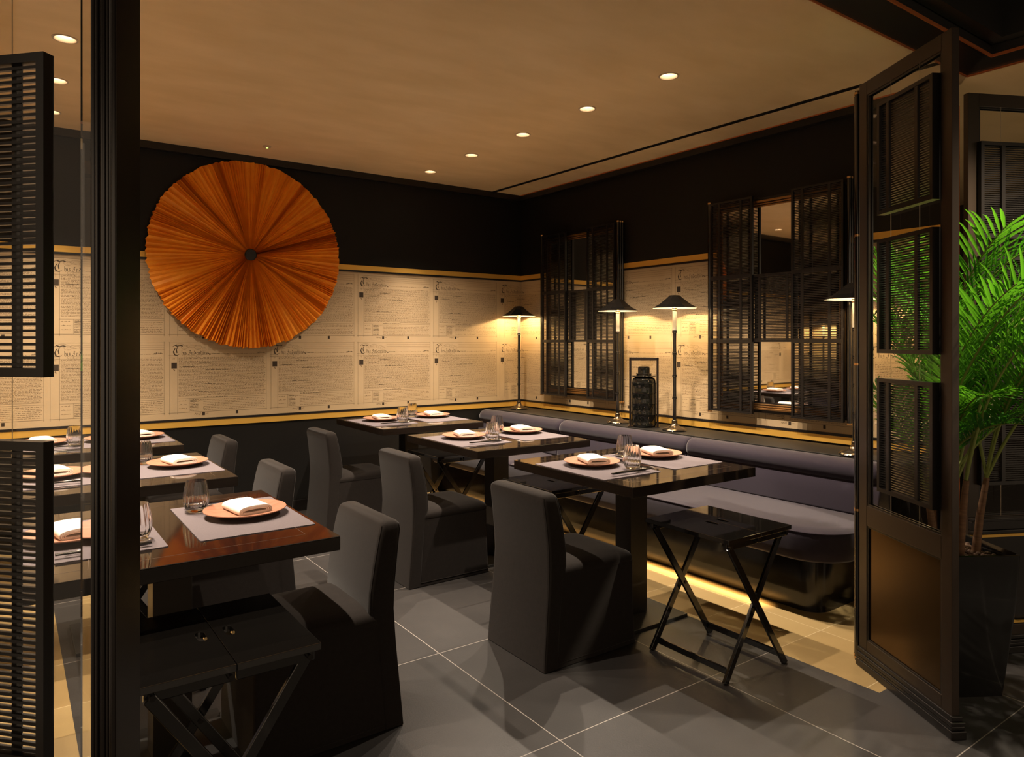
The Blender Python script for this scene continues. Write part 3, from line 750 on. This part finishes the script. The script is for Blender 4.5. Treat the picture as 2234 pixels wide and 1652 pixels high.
# ------------------------------------------------------------------ slipcovered chairs (face +x)
def make_chair(loc,rot,label):
    t=thing('dining_chair',label,'chair',loc,rot,'slipcovered dining chairs')
    hw=.216; N=5
    def rr(x0,x1,w_,z,r_=.022): return [(x,y,z) for x,y in rrect(x0,x1,-w_,w_,r_,N)]
    # skirt: from floor to seat
    b=MB(); b.loft([rr(-.20,.272,hw+.002,.004,.012),rr(-.20,.268,hw,.03,.012),rr(-.20,.262,hw-.004,.22,.014),rr(-.20,.262,hw-.004,.372,.018),rr(-.20,.262,hw-.004,.384,.018)])
    b.build('skirt',M['fabric'],t,smooth=50)
    # seat
    b=MB(); b.loft([rr(-.19,.264,hw-.002,.385,.03),rr(-.19,.268,hw,.393,.035),rr(-.19,.268,hw,.405,.04),rr(-.19,.262,hw-.005,.418,.045),rr(-.19,.245,hw-.022,.429,.05),rr(-.19,.20,hw-.06,.438,.05),rr(-.18,.12,hw-.12,.443,.05)])
    b.build('seat',M['fabric'],t,smooth=60)
    # hem and seat seam
    b=MB(); b.tube([(p[0],p[1],.024) for p in rr(-.20,.2705,hw+.0015,0,.012)],.0022,5,cap=False); b.build('hem',M['fabric'],t,smooth=True)
    # back: flared at the floor, waisted at the seat, leaning out at the top
    b=MB(); rings=[]
    for z,xr,xf,w_,r_ in ((.004,-.270,-.19,hw+.003,.012),(.03,-.268,-.19,hw+.002,.012),(.15,-.258,-.18,hw,.014),(.30,-.245,-.165,hw-.002,.016),(.385,-.240,-.150,hw-.003,.018),(.43,-.238,-.138,hw-.003,.02),(.50,-.240,-.140,hw-.002,.02),(.60,-.250,-.156,hw-.002,.02),(.68,-.260,-.172,hw-.004,.02),(.715,-.2655,-.181,hw-.006,.02)):
        rings.append(rr(xr,xf,w_,z,r_))
    # crowned top
    for z,g in ((.732,.004),(.741,.012),(.746,.024)):
        rings.append([(x,y,z+.008*(1-(y/hw)**2)) for x,y,_ in rr(-.2665+g,-.183-g*.9,hw-.006-g,0,.018)])
    b.loft(rings); b.build('backrest',M['fabric'],t,smooth=55)
    # piping along the vertical edges of the back and round the crown
    mid=[q_*(N+1)+N//2 for q_ in range(4)]      # (front,+y) (rear,+y) (rear,-y) (front,-y)
    for q_ in (0,3,1,2):
        pts=[rg_[mid[q_]] for rg_ in rings[:11] if (q_ in (1,2) or rg_[0][2]>.42)]
        b=MB(); b.tube(pts,.0021,6); b.build('piping',M['fabric'],t,smooth=True)
    return t
ch=make_chair((-2.141,-3.237,0),0,'charcoal slipcovered chair with its back to the aisle at the nearest right table')
for (x,y,rz,lab) in ((-2.137,-2.00,0,'charcoal slipcovered chair at the middle right table'),(-2.135,-.72,0,'charcoal slipcovered chair at the far corner table, half hidden'),
   (-3.338,-3.245,180,'charcoal slipcovered chair in the left foreground, seat towards the front left table'),(-3.30,-1.985,180,'charcoal slipcovered chair at the middle left table, only its back above the table'),(-3.27,-.735,180,'charcoal slipcovered chair at the far left table, smallest and farthest left')):
    c_=copy_tree(ch); c_.location=(x,y,0); c_.rotation_euler=(0,0,radians(rz)); c_['label']=lab

# ------------------------------------------------------------------ folding side stands
def make_stand(loc,label):
    t=thing('folding_stand',label,'folding tray stand',loc,0,'black folding stands')
    hx,hy,Z=.215,.228,.60
    for sx in (-1,1):
        # top leaf with an oval hand slot
        x0,x1=(-hx,-.001) if sx<0 else (.001,hx)
        bm=bmesh.new()
        xc=sx*.036; rw,rl=.012,.034
        slot=[(xc+rw*cos(a),(rl-rw)*(1 if sin(a)>=0 else -1)+rw*sin(a)) for a in [2*pi*k/20+.01 for k in range(20)]]
        outer=[(x0,-hy),(x1,-hy),(x1,hy),(x0,hy)]
        # ring of quads between a ring on the outline and the slot
        def onrect(a):
            cx,cy=xc,0; dx,dy=cos(a),sin(a); ts=[]
            for X in (x0,x1):
                if abs(dx)>1e-6: ts.append((X-cx)/dx)
            for Yv in (-hy,hy):
                if abs(dy)>1e-6: ts.append((Yv-cy)/dy)
            tt=min(v for v in ts if v>0); return (cx+dx*tt,cy+dy*tt)
        angs=sorted([2*pi*k/32+.03 for k in range(32)]+[atan2(cy,cx-xc)%(2*pi) for cx,cy in outer])
        def slotpt(a):
            # point on stadium outline in direction a
            dx,dy=cos(a),sin(a); best=None
            if abs(dx)>1e-6:
                tt=rw/abs(dx)
                if abs(dy*tt)<=rl-rw: return (xc+dx*tt,dy*tt)
            c0=(rl-rw)*(1 if dy>0 else -1); B=dy*c0; D=B*B-(c0*c0-rw*rw); tt=B+sqrt(max(D,0)); return (xc+dx*tt,dy*tt)
        b=MB()
        o1=[onrect(a) for a in angs]; i1=[slotpt(a) for a in angs]; n=len(angs)
        z0,z1=Z-.018,Z
        b.loft([[(x,y,z0) for x,y in i1],[(x,y,z0) for x,y in o1],[(x,y,z1) for x,y in o1],[(x,y,z1) for x,y in i1],[(x,y,z0) for x,y in i1]],cap=False)
        b.build('top_leaf',M['stand_gloss'],t,bevel=.0012)
    for sy in (-1,1):
        y=sy*.200
        MB().box(-.205,-.004,y-.008,y+.008,Z-.050,Z-.0185).box(.004,.205,y-.008,y+.008,Z-.050,Z-.0185).build('apron_rail',M['lacquer'],t,bevel=.003)
        # crossed legs
        MB().bar((-.195,y-.013*1,Z-.034),(.188,y-.013,.0),.030,.013).build('leg',M['lacquer'],t,bevel=.002)
        MB().bar((.195,y+.013*1,Z-.034),(-.188,y+.013,.0),.030,.013).build('leg',M['lacquer'],t,bevel=.002)
        for x,z in ((-.188,Z-.034),(.188,Z-.034),(0,.28),(-.012,Z-.034)):
            MB().tube([(x,y-.023,z),(x,y+.023,z)],.0075,12).build('bolt',M['satin'],t,smooth=40)
    b=MB(); 
    MB().bar((.162,-.207,.045),(.162,.181,.045),.012,.026,(0,0,1)).build('stretcher',M['lacquer'],t,bevel=.002)
    MB().bar((-.162,-.181,.045),(-.162,.207,.045),.012,.026,(0,0,1)).build('stretcher',M['lacquer'],t,bevel=.002)
    return t
st=make_stand((-1.681,-3.765,0),'black gloss folding stand on crossed legs, standing free near the end of the bench')
for x,y,lab in ((-1.672,-2.62,'black folding stand tucked between the nearest and middle right tables'),(-1.615,-1.30,'black folding stand tucked between the middle and far right tables'),
   (-3.785,-3.745,'large black folding stand with two hand slots in the left foreground'),(-3.79,-2.55,'black folding stand between the front and middle left tables, crossed legs just showing')):
    c_=copy_tree(st); c_.location=(x,y,0); c_['label']=lab

# ------------------------------------------------------------------ folding screens
def screen_leaf(name,label,P1,P2,height=2.51,t_=.028,glass_bottom=.70,panels=((.787,1.25),(1.352,1.816),(1.917,2.375)),px=(.10,.43),stile=.055,hang=True,plabels=(),side=1,panel_m='screen_panel'):
    """a leaf standing from P1 to P2; local x along the leaf, y its thickness"""
    P1=Vector(P1); P2=Vector(P2); d=P2-P1; L=d.length; rot=atan2(d.y,d.x)
    t=thing(name,label,'folding screen',(P1.x,P1.y,0),rot)
    h=t_/2
    MB().box(0,stile,-h,h,.0,height).build('stile',M['screen_frame'],t,bevel=.002)
    MB().box(L-stile,L,-h,h,.0,height).build('stile',M['screen_frame'],t,bevel=.002)
    MB().box(stile,L-stile,-h,h,height-.06,height).build('top_rail',M['screen_frame'],t,bevel=.002)
    MB().box(stile,L-stile,-h,h,glass_bottom-.085,glass_bottom).build('middle_rail',M['screen_frame'],t,bevel=.002)
    MB().box(stile,L-stile,-h,h,.07,.125).build('bottom_rail',M['screen_frame'],t,bevel=.002)
    MB().box(stile-.002,L-stile+.002,-.005,.005,.12,glass_bottom-.084).build('lower_panel',M[panel_m],t,label='plain lower panel')
    # beads round glass and lower panel
    b=MB()
    for z0,z1 in ((.125,glass_bottom-.085),(glass_bottom,height-.06)):
        for yy in (-h*.8,h*.8-.004):
            b.box(stile,stile+.008,yy,yy+.004,z0,z1); b.box(L-stile-.008,L-stile,yy,yy+.004,z0,z1); b.box(stile+.008,L-stile-.008,yy,yy+.004,z0,z0+.008); b.box(stile+.008,L-stile-.008,yy,yy+.004,z1-.008,z1)
    b.build('beading',M['satin'],t,bevel=.001)
    g=MB(); g.add([(stile,0,glass_bottom),(L-stile,0,glass_bottom),(L-stile,0,height-.06),(stile,0,height-.06)],[(0,1,2,3)]); g.build('glass_pane',M['pane'],t)
    b=MB()
    for e,z0,z1 in ((.030,0,.030),(.022,.030,.045),(.026,.045,.060),(.014,.060,.078)): b.box(-.005,L+e*.6,-h-e*.5,h+e*.5,z0,z1)
    b.build('base_moulding',M['satin'],t,bevel=.003)
    ex=[]
    for k,(z0,z1) in enumerate(panels):
        p=thing('slatted_panel',plabels[k] if k<len(plabels) else 'black slatted panel hung on wires in the glazed screen','slatted panel',(0,0,0),0,'slatted panels hung in the screens')
        a=Vector((cos(rot),sin(rot),0)); 
        p.location=(P1.x+a.x*px[0],P1.y+a.y*px[0],z0); p.rotation_euler=(0,0,rot)
        slat_panel_parts(p,px[1]-px[0],z1-z0,.034,.016,.0096,.0048,(.20,.72),'satin',0,0,(.003 if side>0 else -.037))
        b=MB()
        for q_ in (.20,.72):
            xx=(px[1]-px[0])*q_; yy=(.020 if side>0 else -.020)
            top=(panels[k+1][0]-z0) if k+1<len(panels) else height-.06-z0
            b.tube([(xx,yy,z1-z0-.005),(xx,yy,top)],.0009,6)
            if k==0: b.tube([(xx,yy,glass_bottom-z0),(xx,yy,.004)],.0009,6)
        b.build('hanging_wire',M['wire'],p)
    return t
# leaf at the right, between dining area and entrance
screen_leaf('folding_screen','tall dark bronze glazed screen leaf at the right, with a plain lower panel',(-1.226,-4.178,0),(-1.522,-4.671,0),side=-1,px=(.165,.505),
  plabels=['lowest hanging slatted panel in the right glazed screen','middle hanging slatted panel in the right glazed screen, palm leaves behind','highest hanging slatted panel in the right glazed screen'])
# leaf behind the palm
rear=screen_leaf('folding_screen','dark glazed screen leaf behind the potted palm at the right edge',(-.755,-4.396,0),(.27,-4.905,0),panel_m='satin',side=-1,px=(.045,.62),panels=((.76,1.30),(1.40,1.78),(1.86,2.29)),glass_bottom=.62,
  plabels=['lowest hanging slatted panel behind the palm','middle hanging slatted panel behind the palm','highest hanging slatted panel behind the palm at the right edge'])
MB().box(0,1.1,-.024,-.014,.135,.145).build('brass_bead',M['brass'],rear,label='brass bead'); MB().box(0,1.1,-.026,-.014,.525,.537).build('brass_bead',M['brass'],rear,label='brass bead')
b=MB()
for e,z0,z1 in ((.03,.545,.56),(.022,.56,.60),(.035,.60,.615)): b.box(0,1.1,-.014-e,-.014,z0,z1)
b.build('sill_moulding',M['satin'],rear,bevel=.003)
# cluster of round posts at the hinge
t=thing('post_cluster','cluster of slim black posts with copper rings at the hinge of the right screen','post',(-1.193,-4.152,0),-YAW)
for x,y in ((-.012,0),(.012,.004),(.0,.03)):
    po=MB().tube([(x,y,0),(x,y,2.50)],.0125,16).build('round_post',M['lacquer'],t,smooth=True)
    for z in (.012,.66,1.30,1.865,2.49): MB().tube([(x,y,z-.005),(x,y,z+.005)],.0138,16).build('copper_ring',M['cap'],po,smooth=True,label='copper ring')

# near screen at the left edge of the view
def atpx(px,D):
    xc=(px-1117)/1545*D; r_=Vector((cos(YAW),-sin(YAW),0)); d_=Vector((sin(YAW),cos(YAW),0)); return CAM+r_*xc+d_*D
U=Vector((-.698,.744,0)).normalized()                 # along the near screen, away from its post
Pp=atpx(249,1.30); 
t=thing('glass_screen','tall near glazed screen with a moulded black post at the left edge','folding screen',(Pp.x,Pp.y,0),atan2(U.y,U.x))
# local x runs leftwards/away, local y towards... thickness
b=MB()
prof=[(-.030,-.030),(.000,-.030),(.000,-.024),(.006,-.024),(.006,-.030),(.012,-.030),(.016,-.024),(.024,-.022),(.030,-.016),(.034,-.006),(.034,.006),(.030,.016),(.024,.022),(.016,.026),(.0,.030),(-.030,.030)]
b.loft([[(x,y,0) for x,y in prof],[(x,y,2.51) for x,y in prof]])
for xx,rr_ in ((-.024,.0045),(-.012,.003),(-.003,.0055),(.010,.003),(.021,.005)): b.tube([(xx,.0245 if xx>.015 else .0295,0),(xx,.0245 if xx>.015 else .0295,2.51)],rr_,14)
b.build('post',M['near_post'],t,smooth=35)
Lg=.95
MB().box(.03,Lg+.05,-.014,.014,2.45,2.51).build('top_rail',M['screen_frame'],t)
MB().box(.03,Lg+.05,-.014,.014,.0,.30).build('bottom_rail',M['screen_frame'],t)
MB().box(Lg,Lg+.05,-.02,.02,0,2.51).build('stile',M['screen_frame'],t)
bw=.036; x0=.030
g=MB(); g.add([(x0+bw,0,.30),(Lg,0,.30),(Lg,0,2.45),(x0+bw,0,2.45)],[(0,1,2,3)]); g.build('glass_pane',M['pane'],t)
# bevelled margin: a real refracting wedge, thin at the post
tw=bw*math.tan(radians(7.0)); e=.0015
b=MB(); b.add([(x0,-e,.30),(x0+bw,-e,.30),(x0+bw,e+tw,.30),(x0,e,.30),(x0,-e,2.45),(x0+bw,-e,2.45),(x0+bw,e+tw,2.45),(x0,e,2.45)],[(3,2,1,0),(4,5,6,7),(0,1,5,4),(1,2,6,5),(2,3,7,6),(3,0,4,7)])
wm=mat('bevelled_glass',(1,1,1),0,trans=1,ior=1.5); b.build('bevelled_edge',wm,t)
base=Vector((Pp.x,Pp.y,0)); vv=Vector((-U.y,U.x,0))
pl=['upper slatted panel hanging in the near left screen, beside the post','lower slatted panel hanging in the near left screen, cut by the bottom of the picture']
for (z0,z1),lab in zip(((1.333,1.940),(.605,1.212)),pl):
    p=thing('slatted_panel',lab,'slatted panel',(0,0,0),atan2(U.y,U.x),'slatted panels hung in the screens')
    s=.142; q_=base+U*s; p.location=(q_.x,q_.y,z0)
    slat_panel_parts(p,.50,z1-z0,.024,.017,.0125,.0055,(.155,.80),'satin',0,0,-.013)
    b=MB()
    for qq in (.08,.40):
        b.tube([(qq,0,z1-z0-.004),(qq,0,z1-z0+(.5 if z0>1 else .121))],.0008,6)
    b.build('hanging_wire',M['wire'],p)

# ------------------------------------------------------------------ potted palm
PC=Vector((-1.0884,-4.4654,0)); prot=-YAW+radians(3)
t=thing('potted_palm','tall green areca palm in a tapering black square planter beside the right screen','potted plant',PC,prot)
b=MB(); rings=[]
for z,hw,r_ in ((0,.133,.012),(.02,.136,.014),(.2,.152,.016),(.38,.168,.018),(.50,.174,.018),(.565,.1755,.018),(.568,.170,.016),(.54,.162,.014),(.52,.160,.014)):
    rings.append([(x,y,z) for x,y in rrect(-hw,hw,-hw,hw,r_,5)])
b.loft(rings); b.build('planter',M['marble'],t,smooth=40,label='glossy black planter')
b=MB(); r=random.Random(9)
for k in range(420):
    x,y=r.uniform(-.15,.15),r.uniform(-.15,.15); z=.524+.020*(1-max(abs(x),abs(y))/.17)+r.uniform(0,.01); s_=r.uniform(.006,.011)
    a0=r.uniform(0,6)
    ring=lambda k_,zz:[(x+s_*k_*cos(a0+j*pi/3)*1.2,y+s_*k_*sin(a0+j*pi/3),z+zz*s_) for j in range(6)]
    b.loft([ring(.5,-.7),ring(1,-.1),ring(.9,.35),ring(.4,.75)])
b.box(-.158,.158,-.158,.158,.515,.524)
o=b.build('clay_pebbles',M['pebble'],t,smooth=60); o['kind']='stuff'
canes=[]
for k in range(9):
    a=r.uniform(0,2*pi); rad=r.uniform(.02,.10); x,y=rad*cos(a),rad*sin(a); h=r.uniform(.25,.42); lx,ly=x*.5+r.uniform(-.02,.02),y*.5+r.uniform(-.02,.02)
    b=MB(); pts=[(x,y,.52),(x+lx*.4,y+ly*.4,.52+h*.5),(x+lx,y+ly,.52+h)]
    b.tube(pts,[.017,.014,.011],9); b.build('cane',M['cane'],t,smooth=True); canes.append(Vector(pts[-1]))
def frond(base,az,elev,L,droop,lmax,m,seed,twist=0):
    r=random.Random(seed); b=MB(); n=22; p=Vector(base); el=elev; pts=[p.copy()]; dirs=[]
    for i in range(n):
        el-=droop*(.25+1.5*(i/n)**1.3)/n
        d=Vector((cos(az)*cos(el),sin(az)*cos(el),sin(el))); p=p+d*(L/n); pts.append(p.copy()); dirs.append(d)
    dirs.append(dirs[-1])
    b.cur=1; b.tube(pts,[.0065*(1-.8*i/n)+.0008 for i in range(n+1)],6)
    b.cur=0; m0=30
    for j in range(m0):
        f_=.30+.68*j/m0; x=f_*n; i=int(x); fr=x-i; pp=pts[i].lerp(pts[min(i+1,n)],fr); d=dirs[i]
        side=d.cross(Vector((0,0,1))); side=side.normalized() if side.length>1e-3 else Vector((1,0,0)); upv=side.cross(d).normalized()
        shape=sin(pi*min(1,(f_-.24)/.80))**.55
        for s_ in (-1,1):
            ll=lmax*shape*r.uniform(.85,1.08); fwd=.55+.55*f_+r.uniform(-.1,.1)
            v=(side*s_*1.0+d*fwd+upv*(.35+r.uniform(-.12,.18))).normalized(); w0=.0082*r.uniform(.8,1.15)
            q0=pp; prev=None; verts=[]
            K=5; g=r.uniform(.35,.8)
            nrm=v.cross(side*s_+d*.001); 
            wd=v.cross(upv).normalized()
            for kk in range(K+1):
                tt=kk/K; ww=w0*(.35+1.3*tt if tt<.35 else (1-tt)**.7*1.15+.02)
                verts+= [q0-wd*ww, q0+upv*(-.25*ww), q0+wd*ww]
                v=(v+Vector((0,0,-1))*g*.28*tt*1.6).normalized(); q0=q0+v*(ll/K)
            fs=[]
            for kk in range(K):
                a_=kk*3; fs+=[(a_,a_+1,a_+4,a_+3),(a_+1,a_+2,a_+5,a_+4)]
            b.add(verts,fs)
    R_=Matrix.Rotation(prot,3,'Z'); Ri=R_.inverted(); nd=Vector((.856,-.517,0)); nr=Vector((-.446,-.895,0)); A0=Vector((-1.221,-4.172,0)); B0=Vector((-.755,-4.396,0))
    for i,v in enumerate(b.v):
        w_=R_@Vector(v)+PC; ch_=False
        ds=(w_-A0).dot(nd)
        if ds<.035 and w_.y>-4.95: w_+=nd*(.035+.02*r.random()-ds); ch_=True
        ds=(w_-B0).dot(nr)
        if ds<.05 and w_.x>-.86: w_+=nr*(.05+.02*r.random()-ds); ch_=True
        if w_.y>-4.17 and w_.x<-.86: w_.y=-4.17-.01*r.random(); ch_=True
        if ch_: b.v[i]=tuple(Ri@(w_-PC))
    o=b.build('frond',[m,M['stem']],t,smooth=80); return o
def clear(base,az,el0,L,dr):
    """keep fronds behind the near leaf and in front of the rear leaf"""
    n=22; p=Vector(base); el=el0
    R_=Matrix.Rotation(prot,3,'Z'); nd=Vector((.856,-.517,0)); nr=Vector((-.446,-.895,0))
    for i in range(n):
        el-=dr*(.25+1.5*(i/n)**1.3)/n
        p=p+Vector((cos(az)*cos(el),sin(az)*cos(el),sin(el)))*(L/n)
        q_=R_@p+PC
        if (q_-Vector((-1.221,-4.172,0))).dot(nd)<.11 and q_.y>-5.0 : return False
        if (q_-Vector((-.755,-4.396,0))).dot(nr)<.10 and q_.x>-.86: return False
    return True
k=0; made=0
while made<23 and k<600:
    k+=1; c0=canes[made%len(canes)]; az=r.uniform(0,2*pi)
    tall=made%3
    L=(1.08,.88,.66)[tall]*r.uniform(.88,1.08); el=radians((84,78,66)[tall]+r.uniform(-5,5)); dr=radians((60,75,80)[tall]+r.uniform(-20,20))
    if not clear(c0,az,el,L,dr): continue
    frond(c0,az,el,L,dr,(.29,.27,.23)[tall]*r.uniform(.85,1.1),M['leaf'] if made%4 else M['leaf_dark'],100+k); made+=1
for k,(az,el,L,dr) in enumerate(((-.35,66,1.15,80),(-.9,70,1.0,90),(-.6,76,1.3,75),(-.2,72,.9,100),(-1.2,78,1.2,70),(2.3,82,1.2,50),(2.0,80,1.05,60))):
    for sc_ in (1,.9,.8,.7,.6):
        if clear(canes[k],az,radians(el),L*sc_,radians(dr)): frond(canes[k],az,radians(el),L*sc_,radians(dr),.28,M['leaf'],300+k); break
# spotlight added out of view above the palm, lighting fronds and floor
s_=thing('added_plant_spot','unseen spotlight added in the dark ceiling to light the palm','ceiling light',(-.95,-5.25,CEIL+.27))
MB().lathe([(.05,0),(.05,-.02),(.04,-.03)],20,cap=False).build('housing',M['satin'],s_)
bm_=beam(s_,(0,0,-.04),PLANT_W,radians(66),.6,(1,.86,.66),.02,(radians(14),0,0))

# low unseen uplight added behind the far screen: throws its slat pattern on the far ceiling
u=thing('added_uplight','small unseen uplight added on the floor of the next room behind the rear screen','added light',(.75,-3.6,0))
MB().lathe([(.06,0),(.06,.09),(.05,.10),(.045,.085)],20,cap=False).build('housing',M['satin'],u,smooth=True)
beam(u,(0,0,.11),14,radians(120),.6,(1,.72,.42),.02,(pi,0,0))
